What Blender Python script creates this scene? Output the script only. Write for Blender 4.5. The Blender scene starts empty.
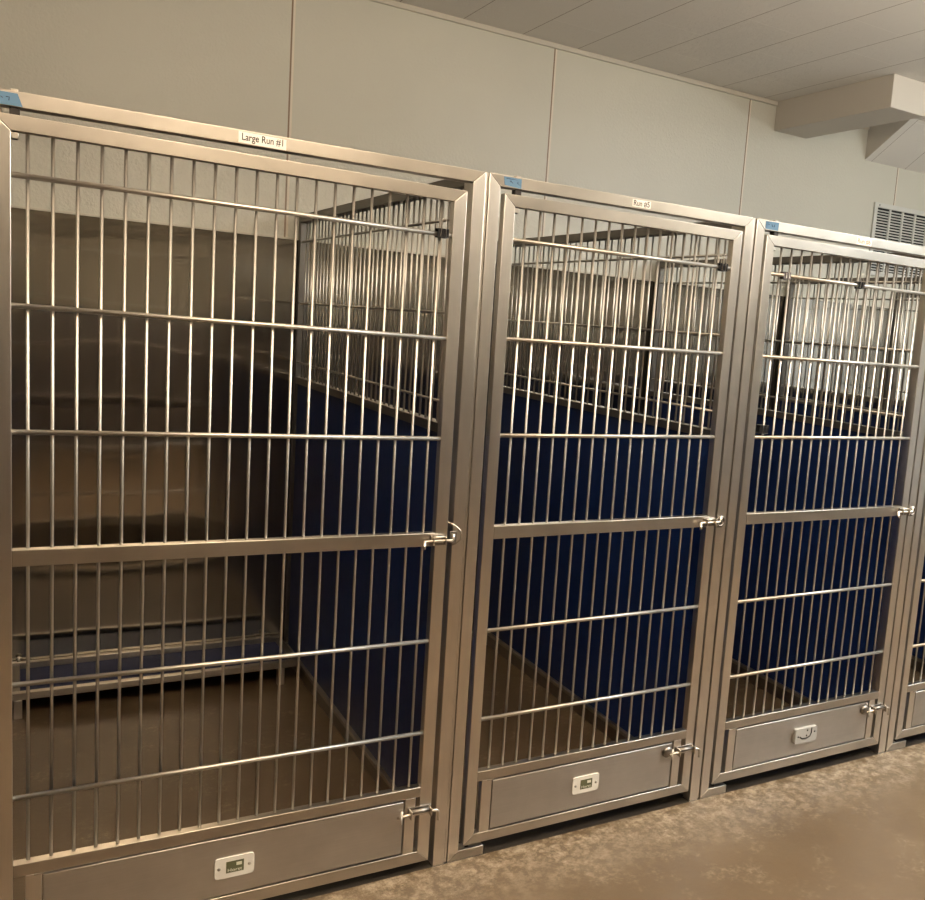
import bpy, bmesh, math, random
from mathutils import Vector, Matrix
random.seed(4)
sc = bpy.context.scene
COL = sc.collection

# ------------------------------------------------------------------ materials
def newmat(name):
    m = bpy.data.materials.new(name); m.use_nodes = True
    nt = m.node_tree; b = nt.nodes['Principled BSDF']
    return m, nt, b
def lk(nt, a, b): nt.links.new(a, b)
def coords(nt, scale, kind='Object'):
    if kind == 'World':
        t = nt.nodes.new('ShaderNodeNewGeometry'); src = t.outputs['Position']
    else:
        t = nt.nodes.new('ShaderNodeTexCoord'); src = t.outputs['Object']
    mp = nt.nodes.new('ShaderNodeMapping'); mp.inputs['Scale'].default_value = scale
    lk(nt, src, mp.inputs['Vector']); return mp.outputs['Vector']
def noise(nt, vec, sc_=1.0, det=3.0, rough=.55):
    n = nt.nodes.new('ShaderNodeTexNoise'); n.inputs['Scale'].default_value = sc_
    n.inputs['Detail'].default_value = det; n.inputs['Roughness'].default_value = rough
    lk(nt, vec, n.inputs['Vector']); return n
def ramp(nt, fac, stops):
    r = nt.nodes.new('ShaderNodeValToRGB'); e = r.color_ramp.elements
    while len(e) < len(stops): e.new(.5)
    for el, (p, c) in zip(e, stops):
        el.position = p; el.color = (*c, 1)
    lk(nt, fac, r.inputs['Fac']); return r
def bump(nt, height, strength, dist, normal=None):
    b = nt.nodes.new('ShaderNodeBump'); b.inputs['Strength'].default_value = strength
    b.inputs['Distance'].default_value = dist; lk(nt, height, b.inputs['Height'])
    if normal: lk(nt, normal, b.inputs['Normal'])
    return b
def simple(name, col, rough=.5, metal=0.0):
    m, nt, b = newmat(name)
    b.inputs['Base Color'].default_value = (*col, 1); b.inputs['Roughness'].default_value = rough
    b.inputs['Metallic'].default_value = metal
    v = coords(nt, (60, 60, 60)); n = noise(nt, v, 1, 2)
    mr = nt.nodes.new('ShaderNodeMapRange'); mr.inputs['To Min'].default_value = max(0, rough-.06); mr.inputs['To Max'].default_value = rough+.06
    lk(nt, n.outputs['Fac'], mr.inputs['Value']); lk(nt, mr.outputs['Result'], b.inputs['Roughness'])
    return m
def tangent(nt, b, vec, aniso):
    c = nt.nodes.new('ShaderNodeCombineXYZ')
    for k in range(3): c.inputs[k].default_value = vec[k]
    lk(nt, c.outputs[0], b.inputs['Tangent']); b.inputs['Anisotropic'].default_value = aniso
def brushed(name, scale, tan, col=(.47, .435, .39), rough=.34, aniso=.6, grain=.4):
    """brushed stainless steel; scale = grain frequency per axis, tan = direction across the grain"""
    m, nt, b = newmat(name)
    n = noise(nt, coords(nt, scale), 1, 3, .6)
    n2 = noise(nt, coords(nt, tuple(min(s, 9) for s in scale)), 1, 3, .6)
    ad = nt.nodes.new('ShaderNodeMath'); ad.operation = 'MULTIPLY_ADD'; lk(nt, n.outputs['Fac'], ad.inputs[0]); ad.inputs[1].default_value = grain; lk(nt, n2.outputs['Fac'], ad.inputs[2])
    r = ramp(nt, ad.outputs[0], [(.35+grain*.25, tuple(c*.90 for c in col)), (.65+grain*.75, tuple(min(1, c*1.08) for c in col))])
    lk(nt, r.outputs['Color'], b.inputs['Base Color'])
    mr = nt.nodes.new('ShaderNodeMapRange'); mr.inputs['To Min'].default_value = rough-.015; mr.inputs['To Max'].default_value = rough+.02
    lk(nt, n2.outputs['Fac'], mr.inputs['Value']); lk(nt, mr.outputs['Result'], b.inputs['Roughness'])
    b.inputs['Metallic'].default_value = 1
    tangent(nt, b, tan, aniso)
    return m

M = {}
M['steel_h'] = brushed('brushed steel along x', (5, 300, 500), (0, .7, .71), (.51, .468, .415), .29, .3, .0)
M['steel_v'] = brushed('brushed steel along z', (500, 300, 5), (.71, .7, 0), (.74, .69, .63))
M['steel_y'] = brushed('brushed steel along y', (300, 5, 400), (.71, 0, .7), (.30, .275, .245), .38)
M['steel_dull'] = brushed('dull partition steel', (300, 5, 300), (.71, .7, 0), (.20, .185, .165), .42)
M['sheet'] = brushed('brushed steel sheet', (8, 300, 420), (0, .7, .71), (.50, .465, .425), .36)
M['rod'] = simple('polished rod', (.53, .495, .445), .42, 1)
M['rod_dull'] = simple('dull rod', (.50, .47, .42), .36, 1)
M['knob'] = simple('dull knob', (.26, .235, .21), .4, 1)
M['bolt'] = simple('bright bolt steel', (.66, .61, .54), .3, 1)
M['dark'] = simple('dark iron', (.035, .03, .027), .5, .6)
M['black'] = simple('black enamel', (.012, .012, .013), .35)
M['brownclip'] = simple('brown enamel', (.05, .026, .018), .4)
M['paper'] = simple('label paper', (.88, .82, .76), .6)
M['ink'] = simple('black ink', (.02, .018, .018), .6)
M['orange_ink'] = simple('orange ink', (.50, .20, .09), .6)
M['tape'] = simple('blue masking tape', (.10, .20, .32), .75)
M['pen'] = simple('pen ink', (.02, .035, .07), .7)
M['holder'] = simple('grey holder', (.36, .345, .32), .35)
M['plate'] = simple('white plate', (.66, .62, .55), .35)
M['olive'] = simple('olive enamel', (.095, .095, .045), .4)
M['olive_text'] = simple('pale print', (.62, .60, .48), .5)
M['navy'] = simple('blue plastic sheet', (.003, .018, .095), .42)
M['bedblue'] = simple('blue bed fabric', (.014, .022, .075), .6)
M['vent'] = simple('vent paint', (.62, .62, .58), .4)
M['ventdark'] = simple('vent cavity', (.008, .008, .008), .9)
M['trim'] = simple('painted trim', (.56, .52, .44), .5)
M['soffit'] = simple('painted drywall', (.57, .53, .47), .6)
M['wainscot'] = simple('dark wainscot', (.065, .047, .035), .5)

def mat_mirror():
    m, nt, b = newmat('back sheet steel')
    b.inputs['Metallic'].default_value = 1; b.inputs['Roughness'].default_value = .115
    b.inputs['Base Color'].default_value = (.40, .37, .32, 1); tangent(nt, b, (1, 0, 0), .98)
    w = noise(nt, coords(nt, (2.2, 1, 2.6)), 1, 1)                       # oil-canning of the thin sheet
    b2 = bump(nt, w.outputs['Fac'], 1.0, .006)
    lk(nt, b2.outputs['Normal'], b.inputs['Normal'])
    return m
M['mirror'] = mat_mirror()

def mat_wall(seams=True):
    m, nt, b = newmat('wall panel' if seams else 'plain wall')
    v = coords(nt, (1, 1, 1), 'World')
    n = noise(nt, v, 1.3, 4); base = ramp(nt, n.outputs['Fac'], [(.3, (.57, .555, .48)), (.75, (.61, .595, .515))])
    col = base.outputs['Color']
    if seams:
        sx = nt.nodes.new('ShaderNodeSeparateXYZ'); lk(nt, v, sx.inputs[0])
        def mth(op, a, bv, c=None):
            q = nt.nodes.new('ShaderNodeMath'); q.operation = op
            for i, s in enumerate((a, bv, c)):
                if s is None: continue
                if isinstance(s, (int, float)): q.inputs[i].default_value = s
                else: lk(nt, s, q.inputs[i])
            return q.outputs[0]
        x = mth('MULTIPLY_ADD', sx.outputs['X'], 1/1.2022, -.9922/1.2022)
        f = mth('FRACT', mth('ADD', x, 100.0), 0.0)
        line = mth('LESS_THAN', f, .0058)
        lip = mth('MULTIPLY', mth('LESS_THAN', f, .013), mth('GREATER_THAN', f, .0058))
        mx = nt.nodes.new('ShaderNodeMix'); mx.data_type = 'RGBA'; lk(nt, line, mx.inputs['Factor']); lk(nt, col, mx.inputs['A']); mx.inputs['B'].default_value = (.24, .17, .11, 1)
        mx2 = nt.nodes.new('ShaderNodeMix'); mx2.data_type = 'RGBA'; lk(nt, lip, mx2.inputs['Factor']); lk(nt, mx.outputs['Result'], mx2.inputs['A']); mx2.inputs['B'].default_value = (.72, .66, .55, 1)
        col = mx2.outputs['Result']
    lk(nt, col, b.inputs['Base Color']); b.inputs['Roughness'].default_value = .36
    n2 = noise(nt, v, 90, 3); bp = bump(nt, n2.outputs['Fac'], .35, .004)
    lk(nt, bp.outputs['Normal'], b.inputs['Normal'])
    return m
M['wall_far'] = simple('olive painted wall', (.25, .22, .165), .6); M['wall_mid'] = simple('grey painted wall', (.33, .32, .29), .6); M['wall_dark'] = simple('dark panelling', (.12, .085, .055), .5); M['wall'] = mat_wall(); M['wall_plain'] = mat_wall(False)

def mat_ceiling():
    m, nt, b = newmat('acoustic ceiling tiles')
    v = coords(nt, (1, 1, 1), 'World')
    mp = nt.nodes.new('ShaderNodeMapping'); mp.inputs['Rotation'].default_value = (0, 0, math.pi/2)
    mp.inputs['Location'].default_value = (-.89+.59*0, -1.7275+.2935*20, 0)
    # rotate so that bricks run along y
    lk(nt, v, mp.inputs['Vector'])
    br = nt.nodes.new('ShaderNodeTexBrick'); lk(nt, mp.outputs['Vector'], br.inputs['Vector'])
    br.offset = .5; br.squash = 1
    br.inputs['Scale'].default_value = 1; br.inputs['Brick Width'].default_value = .59; br.inputs['Row Height'].default_value = .2935
    br.inputs['Mortar Size'].default_value = .0022; br.inputs['Mortar Smooth'].default_value = .1
    br.inputs['Color1'].default_value = (.70, .67, .62, 1); br.inputs['Color2'].default_value = (.72, .69, .64, 1)
    br.inputs['Mortar'].default_value = (.78, .75, .70, 1)
    sx = nt.nodes.new('ShaderNodeSeparateXYZ'); lk(nt, v, sx.inputs[0])
    q = nt.nodes.new('ShaderNodeMath'); q.operation = 'MULTIPLY_ADD'; lk(nt, sx.outputs['X'], q.inputs[0]); q.inputs[1].default_value = 1/.2935; q.inputs[2].default_value = 100.006-1.7275/.2935
    fr = nt.nodes.new('ShaderNodeMath'); fr.operation = 'FRACT'; lk(nt, q.outputs[0], fr.inputs[0])
    ln = nt.nodes.new('ShaderNodeMath'); ln.operation = 'LESS_THAN'; lk(nt, fr.outputs[0], ln.inputs[0]); ln.inputs[1].default_value = .013
    cm = nt.nodes.new('ShaderNodeMix'); cm.data_type = 'RGBA'; lk(nt, ln.outputs[0], cm.inputs['Factor']); lk(nt, br.outputs['Color'], cm.inputs['A']); cm.inputs['B'].default_value = (.30, .25, .20, 1)
    lk(nt, cm.outputs['Result'], b.inputs['Base Color']); b.inputs['Roughness'].default_value = .85
    pits = noise(nt, v, 120, 4, .7); r = ramp(nt, pits.outputs['Fac'], [(.36, (0, 0, 0)), (.46, (1, 1, 1))])
    bp = bump(nt, r.outputs['Color'], .5, .004); lk(nt, bp.outputs['Normal'], b.inputs['Normal'])
    return m
M['ceiling'] = mat_ceiling()

def mat_floor():
    m, nt, b = newmat('stained concrete floor')
    v = coords(nt, (1, 1, 1), 'World')
    n1 = noise(nt, v, 2.2, 6, .6); n2 = noise(nt, v, 6, 9, .72); n3 = noise(nt, v, 55, 8, .8)
    a = ramp(nt, n1.outputs['Fac'], [(.3, (.098, .063, .033)), (.55, (.116, .077, .042)), (.75, (.142, .099, .058))])
    sp = ramp(nt, n2.outputs['Fac'], [(.52, (0, 0, 0)), (.66, (1, 1, 1))])
    s2 = ramp(nt, n3.outputs['Fac'], [(.48, (0, 0, 0)), (.58, (1, 1, 1))])
    mul = nt.nodes.new('ShaderNodeMath'); mul.operation = 'MULTIPLY'; lk(nt, sp.outputs['Color'], mul.inputs[0]); lk(nt, s2.outputs['Color'], mul.inputs[1])
    # worn, paler strip of concrete along the kennel fronts
    sx = nt.nodes.new('ShaderNodeSeparateXYZ'); lk(nt, v, sx.inputs[0])
    wear = nt.nodes.new('ShaderNodeMapRange'); lk(nt, sx.outputs['Y'], wear.inputs['Value'])
    wear.inputs['From Min'].default_value = -.27; wear.inputs['From Max'].default_value = -.02; wear.clamp = True
    cut = nt.nodes.new('ShaderNodeMath'); cut.operation = 'LESS_THAN'; lk(nt, sx.outputs['Y'], cut.inputs[0]); cut.inputs[1].default_value = -.002
    w2 = nt.nodes.new('ShaderNodeMath'); w2.operation = 'MULTIPLY'; lk(nt, wear.outputs['Result'], w2.inputs[0]); lk(nt, cut.outputs[0], w2.inputs[1])
    n4 = noise(nt, v, 24, 9, .8); s4 = ramp(nt, n4.outputs['Fac'], [(.45, (0, 0, 0)), (.62, (1, 1, 1))])
    w3 = nt.nodes.new('ShaderNodeMath'); w3.operation = 'MULTIPLY'; lk(nt, w2.outputs[0], w3.inputs[0]); lk(nt, s4.outputs['Color'], w3.inputs[1])
    tot = nt.nodes.new('ShaderNodeMath'); tot.operation = 'MULTIPLY_ADD'; lk(nt, mul.outputs[0], tot.inputs[0]); tot.inputs[1].default_value = .5; lk(nt, w3.outputs[0], tot.inputs[2]); tot.use_clamp = True
    mx = nt.nodes.new('ShaderNodeMix'); mx.data_type = 'RGBA'; lk(nt, tot.outputs[0], mx.inputs['Factor']); lk(nt, a.outputs['Color'], mx.inputs['A']); mx.inputs['B'].default_value = (.33, .265, .185, 1)
    # shade under and just behind the gates, painted into the floor colour
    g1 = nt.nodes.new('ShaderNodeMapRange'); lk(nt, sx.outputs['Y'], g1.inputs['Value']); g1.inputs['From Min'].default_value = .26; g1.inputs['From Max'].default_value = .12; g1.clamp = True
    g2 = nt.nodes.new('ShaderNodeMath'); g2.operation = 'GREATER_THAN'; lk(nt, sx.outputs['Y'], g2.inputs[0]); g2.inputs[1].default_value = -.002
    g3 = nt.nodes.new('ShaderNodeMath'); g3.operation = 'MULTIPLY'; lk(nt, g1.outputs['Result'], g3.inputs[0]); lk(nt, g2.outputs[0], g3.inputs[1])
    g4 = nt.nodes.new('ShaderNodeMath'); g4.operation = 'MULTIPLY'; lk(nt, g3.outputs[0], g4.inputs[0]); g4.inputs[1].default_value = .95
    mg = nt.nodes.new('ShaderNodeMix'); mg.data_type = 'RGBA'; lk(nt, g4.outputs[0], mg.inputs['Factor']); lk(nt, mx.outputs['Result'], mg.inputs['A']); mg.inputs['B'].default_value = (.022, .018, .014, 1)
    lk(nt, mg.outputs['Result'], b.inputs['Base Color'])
    b.inputs['Roughness'].default_value = .42
    bp = bump(nt, n3.outputs['Fac'], .25, .004); lk(nt, bp.outputs['Normal'], b.inputs['Normal'])
    return m
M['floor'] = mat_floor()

# ------------------------------------------------------------------ mesh building
class MB:
    def __init__(s): s.bm = bmesh.new(); s.mats = []
    def mi(s, mat):
        if mat not in s.mats: s.mats.append(mat)
        return s.mats.index(mat)
    def prism(s, pts, y0, y1, mat, bev=.0012):
        """polygon in x,z extruded along y"""
        i = s.mi(mat)
        f0 = [s.bm.verts.new((x, y0, z)) for x, z in pts]; f1 = [s.bm.verts.new((x, y1, z)) for x, z in pts]
        n = len(pts); fs = [s.bm.faces.new(f0), s.bm.faces.new(f1[::-1])]
        for k in range(n): fs.append(s.bm.faces.new([f0[k], f1[k], f1[(k+1) % n], f0[(k+1) % n]]))
        for f in fs: f.material_index = i
        bmesh.ops.recalc_face_normals(s.bm, faces=fs)
        if bev:
            es = list({e for f in fs for e in f.edges})
            r = bmesh.ops.bevel(s.bm, geom=es, offset=bev, segments=2, profile=.5, affect='EDGES')
            for f in r['faces']: f.material_index = i; f.smooth = True
    def box(s, x0, x1, y0, y1, z0, z1, mat, bev=.0012):
        s.prism([(x0, z0), (x1, z0), (x1, z1), (x0, z1)], y0, y1, mat, bev)
    def tube(s, pts, r, mat, seg=10, closed=False, cap=True):
        i = s.mi(mat); P = [Vector(p) for p in pts]; n = len(P); rings = []
        ref = None
        for k in range(n):
            if closed: t = P[(k+1) % n]-P[k-1]
            else: t = P[min(k+1, n-1)]-P[max(k-1, 0)]
            t.normalize()
            if ref is None:
                ref = Vector((0, 0, 1)) if abs(t.z) < .9 else Vector((0, 1, 0))
            a = t.cross(ref).normalized(); bb = t.cross(a).normalized(); ref = a.cross(t)
            rings.append([s.bm.verts.new(P[k]+r*(math.cos(2*math.pi*j/seg)*a+math.sin(2*math.pi*j/seg)*bb)) for j in range(seg)])
        fs = []
        for k in range(n if closed else n-1):
            A, B = rings[k], rings[(k+1) % n]
            for j in range(seg): fs.append(s.bm.faces.new([A[j], A[(j+1) % seg], B[(j+1) % seg], B[j]]))
        for f in fs: f.smooth = True
        if cap and not closed: fs += [s.bm.faces.new(rings[0][::-1]), s.bm.faces.new(rings[-1])]
        for f in fs: f.material_index = i
        bmesh.ops.recalc_face_normals(s.bm, faces=fs)
    def dome(s, c, r, h, mat, seg=16, rings=5):
        """shallow dome facing -y"""
        i = s.mi(mat); R = []
        for q in range(rings):
            a = q/rings*math.pi/2
            R.append([s.bm.verts.new((c[0]+r*math.cos(a)*math.cos(2*math.pi*j/seg), c[1]-h*math.sin(a), c[2]+r*math.cos(a)*math.sin(2*math.pi*j/seg))) for j in range(seg)])
        top = s.bm.verts.new((c[0], c[1]-h, c[2])); fs = []
        for A, B in zip(R, R[1:]):
            for j in range(seg): fs.append(s.bm.faces.new([A[j], A[(j+1) % seg], B[(j+1) % seg], B[j]]))
        for j in range(seg): fs.append(s.bm.faces.new([R[-1][j], R[-1][(j+1) % seg], top]))
        fs.append(s.bm.faces.new(R[0]))
        for f in fs: f.material_index = i; f.smooth = True
        bmesh.ops.recalc_face_normals(s.bm, faces=fs)
    def mesh(s, name):
        me = bpy.data.meshes.new(name); s.bm.to_mesh(me); s.bm.free()
        for m in s.mats: me.materials.append(m)
        return me
    def build(s, name, parent=None, loc=(0, 0, 0)):
        return link(name, s.mesh(name), parent, loc)
def link(name, me, parent=None, loc=(0, 0, 0)):
    o = bpy.data.objects.new(name, me); COL.objects.link(o); o.location = loc
    if parent: o.parent = parent
    return o
def copy_to(o, parent, loc):
    c = o.copy(); COL.objects.link(c); c.parent = parent; c.location = loc; return c
def thing(name, label, cat, loc=(0, 0, 0), group=None):
    o = bpy.data.objects.new(name, None); COL.objects.link(o); o.location = loc
    o['label'] = label; o['category'] = cat
    if group: o['group'] = group
    return o
def struct(o): o['kind'] = 'structure'; return o
def copy_tree(o, parent=None):
    c = o.copy(); COL.objects.link(c); c.parent = parent
    for ch in list(o.children): copy_tree(ch, c)
    return c
def arc(cx, cz, r, a0, a1, n, y):
    return [(cx+r*math.cos(math.radians(a0+(a1-a0)*k/n)), y, cz+r*math.sin(math.radians(a0+(a1-a0)*k/n))) for k in range(n+1)]
def rbox(mb, x0, x1, z0, z1, r, y0, y1, mat, bev=.0008):
    pts = []
    for cx, cz, a in ((x1-r, z1-r, 0), (x0+r, z1-r, 90), (x0+r, z0+r, 180), (x1-r, z0+r, 270)):
        for k in range(5):
            t = math.radians(a+90*k/4); pts.append((cx+r*math.cos(t), cz+r*math.sin(t)))
    mb.prism(pts, y0, y1, mat, bev)
def text_obj(name, s, size, mat, parent, loc, width=None, shear=0, bold=0):
    cu = bpy.data.curves.new(name, 'FONT'); cu.body = s; cu.size = size; cu.align_x = 'CENTER'; cu.align_y = 'CENTER'
    cu.extrude = .0002; cu.shear = shear; cu.offset = bold
    t = bpy.data.objects.new('tmp', cu); COL.objects.link(t)
    dg = bpy.context.evaluated_depsgraph_get(); me = bpy.data.meshes.new_from_object(t.evaluated_get(dg))
    bpy.data.objects.remove(t)
    xs = [v.co.x for v in me.vertices]; ys = [v.co.y for v in me.vertices]
    k = width/(max(xs)-min(xs)) if width else 1
    mx = (max(xs)+min(xs))/2; my = (max(ys)+min(ys))/2
    for v in me.vertices: v.co = Vector(((v.co.x-mx)*k, -v.co.z, v.co.y-my))
    me.materials.clear(); me.materials.append(mat)
    return link(name, me, parent, loc)

# ------------------------------------------------------------------ room
ZC = 2.829; YW = 1.759
X0, X1, Y0 = -3.0, 7.2, -4.2
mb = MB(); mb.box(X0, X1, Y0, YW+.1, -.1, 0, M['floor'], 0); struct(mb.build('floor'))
mb = MB(); mb.box(X0, X1, Y0, YW+.1, ZC, ZC+.1, M['ceiling'], 0); struct(mb.build('ceiling'))
mb = MB(); mb.box(X0, X1, YW, YW+.1, 0, ZC, M['wall'], 0); struct(mb.build('wall_back'))
mb = MB(); mb.box(X0-.1, X0, Y0, YW+.1, 0, ZC, M['wall_dark'], 0); struct(mb.build('wall_left'))
mb = MB(); mb.box(X1, X1+.1, Y0, YW+.1, 0, ZC, M['wall_mid'], 0); struct(mb.build('wall_right'))
mb = MB(); mb.box(X0, X1, Y0-.1, Y0, 0, ZC, M['wall_far'], 0); struct(mb.build('wall_front'))
mb = MB(); mb.box(X0, X1, Y0, Y0+.03, 0, 1.3, M['wainscot'], 0); struct(mb.build('baseboard_front'))
# cove strip where the wall meets the ceiling
mb = MB()
mb.box(X0, 3.588, YW-.014, YW, ZC-.024, ZC, M['trim'], .004); mb.box(3.832, 4.31, YW-.014, YW, ZC-.024, ZC, M['trim'], .004)
struct(mb.build('trim_1'))
# boxed-in soffit on the wall
mb = MB(); mb.box(3.588, 3.832, .958, YW, 2.675, ZC, M['soffit'], .003); struct(mb.build('trim_2'))
# sloping tiled soffit beyond it, with painted end
mb = MB(); i = mb.mi(M['soffit']); j = mb.mi(M['ceiling'])
P = [(1.45, ZC), (YW, 2.635), (YW, ZC)]
A = [mb.bm.verts.new((4.313, y, z)) for y, z in P]; B = [mb.bm.verts.new((7.2, y, z)) for y, z in P]
mb.bm.faces.new(A).material_index = i; mb.bm.faces.new(B[::-1]).material_index = i
for a, b_ in ((0, 1), (1, 2), (2, 0)): mb.bm.faces.new([A[a], B[a], B[b_], A[b_]]).material_index = j
bmesh.ops.recalc_face_normals(mb.bm, faces=mb.bm.faces[:]); struct(mb.build('trim_3'))

# ------------------------------------------------------------------ kennel runs
ZT, ZTI = 1.900, 1.8697
FD = .036            # depth of the frame tubes
GD = .026            # depth of the gate tubes
def rod_mesh(name, z0, z1, r, mat):
    mb = MB(); mb.tube([(0, 0, z0), (0, 0, z1)], r, mat, 10); return mb.mesh(name)

def side_panel(run, x, rods=True):
    """partition: tube frame, blue sheet below, steel grille above; left face at local x"""
    w = .036
    mb = MB(); a, b_ = .040, 1.742
    sy, sv = M['steel_y'], M['steel_v']
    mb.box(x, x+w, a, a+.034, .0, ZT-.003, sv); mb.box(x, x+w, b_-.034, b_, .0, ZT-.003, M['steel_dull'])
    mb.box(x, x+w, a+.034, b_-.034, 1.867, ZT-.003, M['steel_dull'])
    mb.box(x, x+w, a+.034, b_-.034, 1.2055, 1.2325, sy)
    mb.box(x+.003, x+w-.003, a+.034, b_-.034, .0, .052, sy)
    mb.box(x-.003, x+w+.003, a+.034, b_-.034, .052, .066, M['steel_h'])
    p = mb.build('side_panel', run)
    mb = MB(); mb.box(x+.011, x+w-.011, a+.034, b_-.034, .066, 1.2055, M['navy'], 0); mb.build('blue_sheet', p)
    for z in (1.788, 1.537, 1.2925):
        mb = MB(); mb.tube([(x+.009, a+.034, z), (x+.009, b_-.034, z)], .0042, M['rod_dull'], 8); mb.build('cross_bar', p)
    if rods:
        me = rod_mesh('grille_rod', 1.2325, 1.867, .0033, M['rod_dull']); first = None; y = a+.034+.041
        while y < b_-.05:
            loc = (x+.0165, y, 0)
            if first is None: first = link('grille_rod', me, p, loc)
            else: copy_to(first, p, loc)
            y += .0445
    return p

def slide_latch(gate, gx, z, ring=True):
    """bolt on the middle rail; gx = outer edge of the gate"""
    mb = MB(); st = M['bolt']; y = -.013
    mb.box(gx-.050, gx-.008, -.004, 0, z-.014, z+.014, M['knob'], .001)
    for q in (-.046, -.012):
        mb.box(gx+q-.002, gx+q+.002, -.022, -.002, z-.010, z+.012, st, .0008)
    mb.tube([(gx-.046, y, z+.010), (gx-.012, y, z+.010)], .0035, st)
    mb.tube([(gx-.074, y-.012, z-.018), (gx-.072, y-.008, z-.009), (gx-.068, y, z-.001), (gx-.060, y, z), (gx, y, z), (gx+.009, y, z), (gx+.012, y, z+.004), (gx+.012, y, z+.018)], .0042, st, 10)
    mb.build('latch', gate)
def strike(run, px, z, loop):
    mb = MB()
    mb.box(px+.002, px+.022, -.003, 0, z-.020, z+.012, M['knob'], .001)
    if loop: pts = [(px-.006, -.004, z+.038), (px+.008, -.014, z+.032), (px+.020, -.020, z+.021), (px+.028, -.021, z+.008), (px+.027, -.018, z-.008), (px+.018, -.010, z-.020), (px+.010, -.003, z-.024)]
    else: pts = arc(px+.008, z+.002, .015, 200, -130, 14, -.010)
    mb.tube(pts, .0024 if loop else .0036, M['bolt'] if loop else M['knob'], 8)
    mb.build('latch_keeper', run)

def feed_latch(gate, xr, z, gx, knob=True):
    """small spring bolt of the feed door; xr = right edge of the door panel, gx outer gate edge"""
    mb = MB(); st = M['bolt']; y = -.014
    for q in (xr+.016, gx-.008):
        mb.box(q-.002, q+.002, -.024, 0, z-.011, z+.012, st, .0008)
    mb.tube([(xr+.016, y+.003, z+.004), (gx-.008, y+.003, z+.004)], .0075, M['knob'])
    mb.box(xr+.012, gx-.004, -.003, 0, z-.012, z+.014, M['knob'], .0008)
    mb.tube([(xr-.022, y, z-.002), (xr+.010, y, z), (gx+.004, y, z), (gx+.012, y, z-.001), (gx+.016, y-.001, z-.006), (gx+.017, y-.002, z-.030)], .0040, st, 10)
    mb.tube([(xr-.010, y-.003, z+.016), (xr-.013, y-.005, z), (xr-.012, y-.004, z-.020)], .0032, M['plate'], 8)
    mb.build('feed_latch', gate)
    if knob:
        mb = MB(); mb.dome((xr-.022, -.002, z+.004), .019, .012, M['knob']); mb.build('bolt_bumper', gate)

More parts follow.
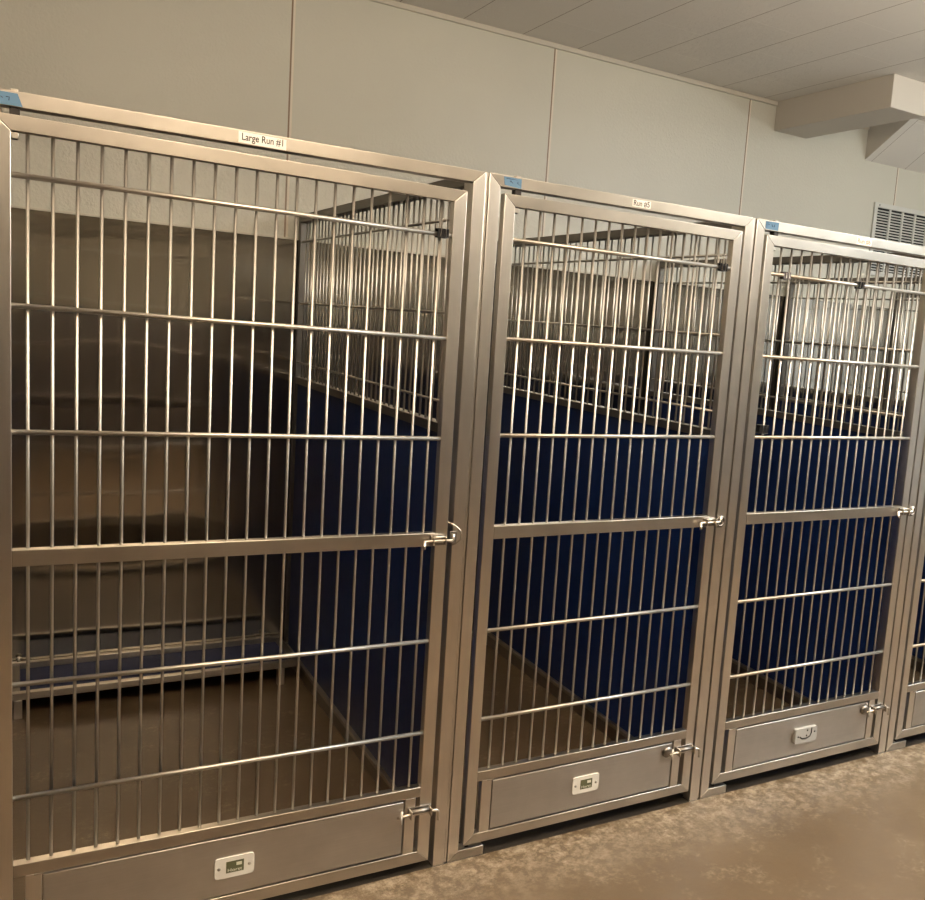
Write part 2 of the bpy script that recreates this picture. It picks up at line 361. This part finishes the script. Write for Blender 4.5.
def run_unit(x0, w, gl, gli, gri, gr, g_bot, g_boti, g_topi, g_top, rods_x, label, sag=0.0, wp=.0335, tab=.111,
             left_panel=False, plate='logo', loop=False, plate_z=.148, plate_x=.36, panel_x=None):
    """one kennel run; all x measured from its left outer edge x0"""
    sh, sv = M['steel_h'], M['steel_v']
    run = thing('kennel_run', label, 'dog kennel', (x0, 0, 0), 'stainless steel kennel runs in a row')
    e = .0004
    # front frame
    mb = MB(); mb.prism([(0+e, ZT), (wp-e*.2, ZTI-e), (wp-e*.2, .028), (e, .0+e)][::-1], 0, FD, sv)
    mb.prism([(e*2, 0), (wp+e, .0277), (tab, .0277), (tab, 0)], 0, FD, sh); mb.build('post', run)
    mb = MB(); mb.prism([(w-e, ZT), (w-wp, ZTI-e), (w-wp, 0), (w-e, 0)], 0, FD, sv); mb.build('post', run)
    mb = MB(); mb.prism([(e*2.5, ZT), (w-e*2.5, ZT), (w-wp-e, ZTI), (wp+e, ZTI)], 0, FD, sh); mb.build('top_rail', run)
    mb = MB(); mb.box(w+.0018, w+.0086, .004, .030, .0, ZT-.001, sv, .0008); mb.build('joint_strip', run)
    # hinge pin through rail and gate
    hx = gl+.040
    mb = MB(); mb.tube([(hx, .014, g_topi-.016), (hx, .014, ZT+.004)], .0055, M['dark'], 10)
    mb.box(hx-.009, hx+.009, .004, .026, g_top, ZTI, M['dark'], .001)
    mb.box(hx-.007, hx+.007, .006, .022, g_topi-.015, g_topi-.002, M['rod_dull'], .002)
    mb.box(hx-.008, hx+.006, .006, .022, ZT, ZT+.005, M['bolt'], .001); mb.build('hinge_pin', run)
    mb = MB(); mb.tube([(gl+.016, .014, .0), (gl+.016, .014, g_bot+.004)], .006, M['dark'], 10); mb.build('pivot_pin', run)
    # gate
    mb = MB()
    mb.prism([(gl+e, g_top-e), (gli, g_topi-e), (gli, g_boti+e), (gl+e, g_bot+e)][::-1], 0, GD, sv)
    mb.prism([(gr-e, g_top-e), (gri, g_topi-e), (gri, g_boti+e), (gr-e, g_bot+e)], 0, GD, sv)
    mb.prism([(gl+e, g_top), (gr-e, g_top), (gri-e, g_topi), (gli+e, g_topi)], 0, GD, sh)
    mb.prism([(gl+e, g_bot), (gr-e, g_bot), (gri-e, g_boti), (gli+e, g_boti)], 0, GD, sh)
    gate = mb.build('gate', run)
    zl0, zl1 = .2275, .2560
    mb = MB(); mb.box(gli, gri, 0, GD-.002, zl0, zl1, sh); mb.build('lower_rail', gate)
    mb = MB(); mb.box(gli, gri, -.0005, GD-.002, .9335, .9690, sh); mb.build('middle_rail', gate)
    for z in (1.740, 1.480, 1.2195, .6705, .4105):
        mb = MB(); mb.tube([(gli-.002, .0075, z), (gri+.002, .0075, z)], .0058, M['rod'], 12); mb.build('cross_bar', gate)
    me = rod_mesh('gate_rod', zl1-.003, g_topi+.003, .0036, M['rod']); first = None
    for rx in rods_x:
        if first is None: first = link('gate_rod', me, gate, (rx, .0160, 0))
        else: copy_to(first, gate, (rx, .0160, 0))
    # feed door in the foot of the gate
    pl, pr = panel_x
    for a, b_ in ((pl-.0345, pl-.0035), (pr+.0045, pr+.0345)):
        mb = MB(); mb.box(a, b_, .0005, GD-.004, g_boti, zl0, sv); mb.build('feed_door_stile', gate)
    mb = MB(); mb.box(pl-.018, pl+.001, -.0015, .001, .2245, .2275, M['rod_dull'], 0)
    mb.box(pl, pr, .001, .018, g_boti+.005, zl0-.0065, M['sheet'], .0015); mb.build('feed_door', gate)
    feed_latch(gate, pr, .188 if loop else .192, gr, not loop)
    slide_latch(gate, gr, .950)
    strike(run, w-wp-(.011 if loop else .001), .950, loop)
    px, pz = plate_x, plate_z
    if plate == 'logo':
        mb = MB(); rbox(mb, px-.047, px+.047, pz-.0275, pz+.0275, .008, -.003, .001, M['plate'])
        for q in (-.036, .036):
            mb.dome((px+q, -.003, pz), .0045, .002, M['rod_dull'], 10, 3)
        mb.build('maker_plate', gate)
        mb = MB(); mb.box(px-.020, px+.022, -.0036, -.003, pz-.014, pz+.016, M['olive'], 0); mb.build('plate_badge', gate)
        mb = MB(); mb.box(px+.004, px+.017, -.0042, -.0034, pz+.003, pz+.011, M['olive_text'], 0)
        mb.build('badge_mark', gate)
        text_obj('badge_lettering', 'Horst', .012, M['olive_text'], gate, (px+.001, -.0038, pz-.007), .034)
    else:
        mb = MB(); st = M['plate']
        rbox(mb, px-.052, px+.052, pz-.030, pz+.026, .006, -.011, .001, M['holder'])
        mb.build('card_holder', gate)
        mb = MB()
        mb.tube([(px-.030, -.0112, pz-.004), (px-.020, -.0112, pz-.012), (px, -.0112, pz-.013), (px+.018, -.0112, pz-.008), (px+.024, -.0112, pz+.004), (px+.024, -.0112, pz+.024)], .0022, M['dark'], 8)
        for q, r_ in ((-.038, -.003), (.040, .006), (.004, .016), (.002, -.003)):
            mb.dome((px+q, -.011, pz+r_), .0036, .002, M['dark'], 8, 3)
        mb.build('holder_slot', gate)
    # partition on the right, steel sheet at the back
    side_panel(run, w-wp+.0065)
    if left_panel: side_panel(run, .018, True)
    mb = MB(); mb.box(.012, w-.012, YW-.0075, YW-.0035, .012, 1.795, M['mirror'], 0); bp_ = mb.build('back_sheet', run)
    mb = MB(); mb.box(.012, w-.012, YW-.010, YW-.0001, 1.795, 1.803, M['trim'], .001); mb.build('sheet_cap', bp_)
    if sag:
        for o in [gate]+list(gate.children):
            if o.name.startswith('gate_rod'): o.location.z -= sag*(o.location.x-gl)/(gr-gl); continue
            for v in o.data.vertices: v.co.z -= sag*(v.co.x+o.location.x-gl)/(gr-gl)
    return run

def name_label(run, text, x0, x1, z0, z1, mat, skew=0.0):
    mb = MB(); mb.prism([(x0, z0), (x1, z0-skew), (x1, z1-skew), (x0, z1)], -.0006, .0002, M['paper'], 0); p = mb.build('name_label', run)
    t = text_obj('lettering', text, .0215, mat, p, ((x0+x1)/2, -.0008, (z0+z1-skew)/2), (x1-x0)*.86, bold=.00022)
    return p
def tape(run, pts, strokes):
    mb = MB(); mb.prism(pts, -.0007, .0002, M['tape'], 0); p = mb.build('tape_tag', run)
    mb = MB()
    for s in strokes: mb.tube([(x, -.0008, z) for x, z in s], .0008, M['pen'], 6)
    mb.build('handwriting', p)

# left, large run
A0 = -.030
rA = run_unit(A0, 1.075-A0, .007-A0, .040-A0, .992-A0, 1.0265-A0, .0335, .066, 1.8245, 1.8555,
              [.0690+.0447*k-A0 for k in range(21)],
              'widest stainless steel kennel run with the Large Run #1 label, at the left', .010, wp=.034, left_panel=True,
              loop=True, plate_z=.143, plate_x=.508-A0, panel_x=(.0982-A0, .9455-A0), tab=.02+.11)
name_label(rA, 'Large Run #1', .4695-A0, .5735-A0, 1.8728, 1.8968, M['ink'], .002)
tape(rA, [(-.02-A0, 1.8710), (.0605-A0, 1.8715), (.052-A0, 1.8955), (-.02-A0, 1.8960)][::1],
     [[(-.012-A0, 1.890), (.02-A0, 1.8905)], [(.023-A0, 1.8860), (.027-A0, 1.8835)], [(.032-A0, 1.8865), (.038-A0, 1.8868), (.037-A0, 1.880)]])
# second run
B0 = 1.0848
rB = run_unit(B0, 1.9822-B0, 1.1315-B0, 1.1635-B0, 1.9093-B0, 1.9415-B0, .039, .0685, 1.8242, 1.855,
              [1.2036+.0442*k-B0 for k in range(16)],
              'second kennel run from the left, with the Run #5 label', wp=.0325, plate_x=1.531-B0, plate_z=.148,
              panel_x=(1.2130-B0, 1.8570-B0))
name_label(rB, 'Run #5', 1.529-B0, 1.592-B0, 1.8745, 1.8948, M['ink'])
tape(rB, [(1.128-B0, 1.8755), (1.177-B0, 1.8715), (1.1765-B0, 1.8962), (1.125-B0, 1.8965)],
     [[(1.132-B0, 1.8925), (1.165-B0, 1.892)], [(1.143-B0, 1.884), (1.145-B0, 1.889), (1.149-B0, 1.884), (1.153-B0, 1.883)], [(1.171-B0, 1.889), (1.164-B0, 1.885), (1.172-B0, 1.880)]])
# third run
C0 = 1.9945
C = dict(w=2.8970-C0, gl=2.0403-C0, gli=2.0737-C0, gri=2.8239-C0, gr=2.8566-C0)
rC = run_unit(C0, C['w'], C['gl'], C['gli'], C['gri'], C['gr'], .041, .0738, 1.8263, 1.857,
              [2.1204+.04452*k-C0 for k in range(16)],
              'third kennel run from the left, with three binder clips on its gate', wp=.0335, plate='holder', plate_x=2.4500-C0, plate_z=.153,
              panel_x=(2.1280-C0, 2.7735-C0))
# the two runs beyond repeat the third
rD = copy_tree(rC); rD.location.x = C0+.9137
rD['label'] = 'fourth kennel run, cut off by the right edge of the photo'
rE = copy_tree(rC); rE.location.x = C0+2*.9137
rE['label'] = 'fifth kennel run, its grille seen through the third run below the wall vent'
name_label(rC, 'Run #6', 2.434-C0, 2.505-C0, 1.8715, 1.8950, M['orange_ink'])
tape(rC, [(2.0295-C0, 1.8735), (2.083-C0, 1.8720), (2.0835-C0, 1.8978), (2.029-C0, 1.8960)],
     [[(2.040-C0, 1.888), (2.048-C0, 1.887)], [(2.054-C0, 1.889), (2.058-C0, 1.882)], [(2.066-C0, 1.890), (2.066-C0, 1.882)]])

# scratched mark on the second gate's top rail
# ------------------------------------------------------------------ binder clips hanging on the bars
def clip(label, x, y, z, mat, hang=False, fold=False, s=1.0):
    t = thing('binder_clip', label, 'binder clip', (x, y, z), 'binder clips on the gates')
    mb = MB(); a = .015*s
    sgn = -1 if hang else 1
    # folded spring-steel body: triangular section along x, open towards the jaw
    for q in (-1, 1):
        pts = [(q*.0092*s, .0), (q*.0102*s, .0), (q*.0078*s, -.021*s), (q*.0070*s, -.021*s)]
        vs0 = [mb.bm.verts.new((-a, p[0], p[1]*sgn)) for p in pts]; vs1 = [mb.bm.verts.new((a, p[0], p[1]*sgn)) for p in pts]
        i = mb.mi(mat); fs = [mb.bm.faces.new(vs0), mb.bm.faces.new(vs1[::-1])]
        for k in range(4): fs.append(mb.bm.faces.new([vs0[k], vs1[k], vs1[(k+1) % 4], vs0[(k+1) % 4]]))
        for f in fs: f.material_index = i
        mb.tube([(-a, q*.0076*s, -.021*s*sgn), (a, q*.0076*s, -.021*s*sgn)], .0013*s, mat, 8)
    mb.box(-a, a, -.0102*s, .0102*s, -.0006, .0006, mat, 0)
    bmesh.ops.recalc_face_normals(mb.bm, faces=mb.bm.faces[:])
    mb.build('body', t)
    for q in (-1, 1):
        mb = MB(); h = sgn
        if fold:
            mb.tube([(-.007*s, q*.0116*s, .001*s), (-.004*s, q*.0120*s, -.010*s), (-.006*s, q*.0118*s, -.019*s), (0, q*.0116*s, -.024*s), (.006*s, q*.0118*s, -.019*s), (.004*s, q*.0120*s, -.010*s), (.007*s, q*.0116*s, .001*s)], .0009*s, M['black'], 6)
            mb.build('wire_handle', t); continue
        mb.tube([(-.007*s, q*.0092*s, -.020*s*h), (-.006*s, q*.0115*s, 0), (-.004*s, q*.011*s, .012*s*h), (-.006*s, q*.0112*s, .022*s*h), (0, q*.0112*s, .027*s*h), (.006*s, q*.0112*s, .022*s*h), (.004*s, q*.011*s, .012*s*h), (.006*s, q*.0115*s, 0), (.007*s, q*.0092*s, -.020*s*h)], .0009*s, M['bolt'], 6)
        mb.build('wire_handle', t)
    return t
clip('black binder clip at the right end of the widest gate\'s top bar', .9660, .0075, 1.7440, M['black'])
clip('black binder clip at the right end of the second gate\'s top bar', 1.8790, .0075, 1.7505, M['black'])
clip('brown binder clip hanging at the left end of the third gate\'s top bar', 2.1400, .0075, 1.7290, M['brownclip'], hang=True)
clip('black binder clip near the middle of the third gate\'s top bar', 2.4800, .0075, 1.7505, M['black'])
clip('black binder clip on a rod just above the third gate\'s third bar', 2.1120, .0125, 1.2590, M['black'], fold=True, s=1.25)

# ------------------------------------------------------------------ raised bed in the large run
bed = thing('raised_dog_bed', 'low raised dog bed with blue cover and steel frame in the widest kennel run', 'dog bed', (.533, 1.58, 0))
def bl(mb, n): return mb.build(n, bed)
L = .4995
mb = MB(); mb.box(-L, L, -.155, -.128, .070, .096, M['steel_h'], .002); bl(mb, 'front_rail')
mb = MB(); mb.box(-L, L, .142, .169, .070, .100, M['steel_h'], .002); bl(mb, 'back_rail')
for q in (-1, 1):
    mb = MB(); mb.box(min(q*L, q*(L-.026)), max(q*L, q*(L-.026)), -.128, .142, .070, .094, M['steel_y'], .002); bl(mb, 'end_rail')
mb = MB(); mb.box(-L+.026, L-.026, -.128, .142, .073, .078, M['bedblue'], .001); bl(mb, 'bed_cover')
for x in (-L+.018, L-.070):
    for y in (-.142, .155):
        mb = MB(); mb.box(x-.014, x+.014, y-.012, y+.012, 0, .070, M['steel_v'], .002); bl(mb, 'leg')
for x in (-L+.022, L-.075):
    mb = MB(); mb.tube([(x, .154, .098), (x, .154, .122)], .006, M['bolt'], 8); mb.box(x-.03, x+.03, .142, .164, .0995, .1025, M['bolt'], .0008)
    mb.tube([(x-.010, .154, .115), (x+.010, .154, .115)], .005, M['rod_dull'], 8); bl(mb, 'wing_bolt')

# ------------------------------------------------------------------ wall vent
vent = thing('air_vent', 'off-white louvred return air vent on the back wall', 'vent', (4.43, YW, 1.98))
W_, H_ = .74, .43
mb = MB(); f = .028
for a, b_, c, d in ((0, W_, 0, f), (0, W_, H_-f, H_), (0, f, f, H_-f), (W_-f, W_, f, H_-f)):
    mb.box(a, b_, -.012, 0, c, d, M['vent'], .002)
fr = mb.build('frame', vent)
mb = MB()
for q in (.04, W_-.04): mb.dome((q, -.012, H_-.014), .005, .002, M['dark'], 8, 3)
mb.build('screw', vent)
mb = MB(); mb.box(f, W_-f, -.0015, -.0003, f, H_-f, M['ventdark'], 0); mb.build('cavity', vent)
n = 6; cw = (W_-2*f)/n
for k in range(1, n):
    mb = MB(); mb.box(f+k*cw-.007, f+k*cw+.007, -.011, -.0015, f, H_-f, M['vent'], .001); mb.build('mullion', vent)
mb = MB(); z = f+.008
while z < H_-f-.006:
    mb.bm.verts.ensure_lookup_table(); i = mb.mi(M['vent'])
    q = [mb.bm.verts.new(p) for p in ((f, -.009, z), (W_-f, -.009, z), (W_-f, -.003, z+.0075), (f, -.003, z+.0075), (f, -.009, z-.0016), (W_-f, -.009, z-.0016), (W_-f, -.003, z+.006), (f, -.003, z+.006))]
    for ids in ((0, 1, 2, 3), (4, 7, 6, 5), (0, 4, 5, 1), (3, 2, 6, 7), (0, 3, 7, 4), (1, 5, 6, 2)): mb.bm.faces.new([q[t] for t in ids]).material_index = i
    z += .0165
mb.build('louvre_slats', vent)

# ------------------------------------------------------------------ light
def area(name, loc, size, power, col, rot, sy=None):
    l = bpy.data.lights.new(name, 'AREA'); l.energy = power; l.color = col; l.size = size
    l.shape = 'RECTANGLE'; l.size_y = sy or size
    o = bpy.data.objects.new(name, l); COL.objects.link(o); o.location = loc; o.rotation_euler = rot; return o
UP = (math.pi, 0, 0)
for lx, c, dn, u_ in ((.7, (1, .83, .63), 21, 212), (3.4, (1, .93, .81), 36, 140), (5.7, (.96, 1, .98), 88, 165)):
    if lx < 5: area('ceiling_lamp', (lx, -1.5, 2.80), 1.2, dn, c, (0, 0, 0), .6)
    area('fill_light_up', (lx, -1.6, 2.18), 1.6, u_, c, UP, .7)  # unseen up-facing fill, added to brighten ceiling and walls; no fixture
area('wall_lamp', (1.3, Y0+.06, 2.58), .7, 1.6, (1, .78, .48), (math.radians(90), 0, 0), .25)
area('wall_lamp', (5.0, Y0+.06, 2.58), .9, 2.2, (1, .82, .56), (math.radians(90), 0, 0), .25)
area('cool_fill_down', (4.4, -1.5, 2.80), 1.4, 125, (.82, .93, 1), (0, 0, 0), 1.0)  # unseen cool fill from above, added to lift the right-hand runs and floor
area("daylight_doorway", (X1-.05, -1.6, 1.15), 2.1, 11, (.82, .92, 1), (0, math.radians(90), 0), 1.6)
w = bpy.data.worlds.new('world'); sc.world = w; w.use_nodes = True
w.node_tree.nodes['Background'].inputs['Color'].default_value = (.5, .5, .5, 1); w.node_tree.nodes['Background'].inputs['Strength'].default_value = .0

# ------------------------------------------------------------------ camera
pitch, roll, yaw = -.1297, .0777, .5550
F_, U0, V0 = 924.5157, 119.7413, .4325
fw = Vector((math.sin(yaw), math.cos(yaw), 0)); rt = Vector((math.cos(yaw), -math.sin(yaw), 0)); up = Vector((0, 0, 1))
f2 = fw*math.cos(pitch)+up*math.sin(pitch); u2 = up*math.cos(pitch)-fw*math.sin(pitch)
r3 = rt*math.cos(roll)+u2*math.sin(roll); u3 = u2*math.cos(roll)-rt*math.sin(roll)
cam = bpy.data.cameras.new('camera'); co = bpy.data.objects.new('camera', cam); COL.objects.link(co)
R = Matrix((r3, u3, -f2)).transposed()
co.matrix_world = Matrix.Translation((.0472, -2.225, 1.5204)) @ R.to_4x4()
cam.sensor_fit = 'HORIZONTAL'; cam.sensor_width = 36; cam.lens = F_*36/925
cam.shift_x = -U0/925; cam.shift_y = V0/925; cam.clip_start = .02
sc.camera = co
sc.view_settings.view_transform = 'Standard'; sc.view_settings.look = 'None'; sc.view_settings.gamma = 1
sc.view_settings.use_curve_mapping = False; sc.view_settings.exposure = -0.22
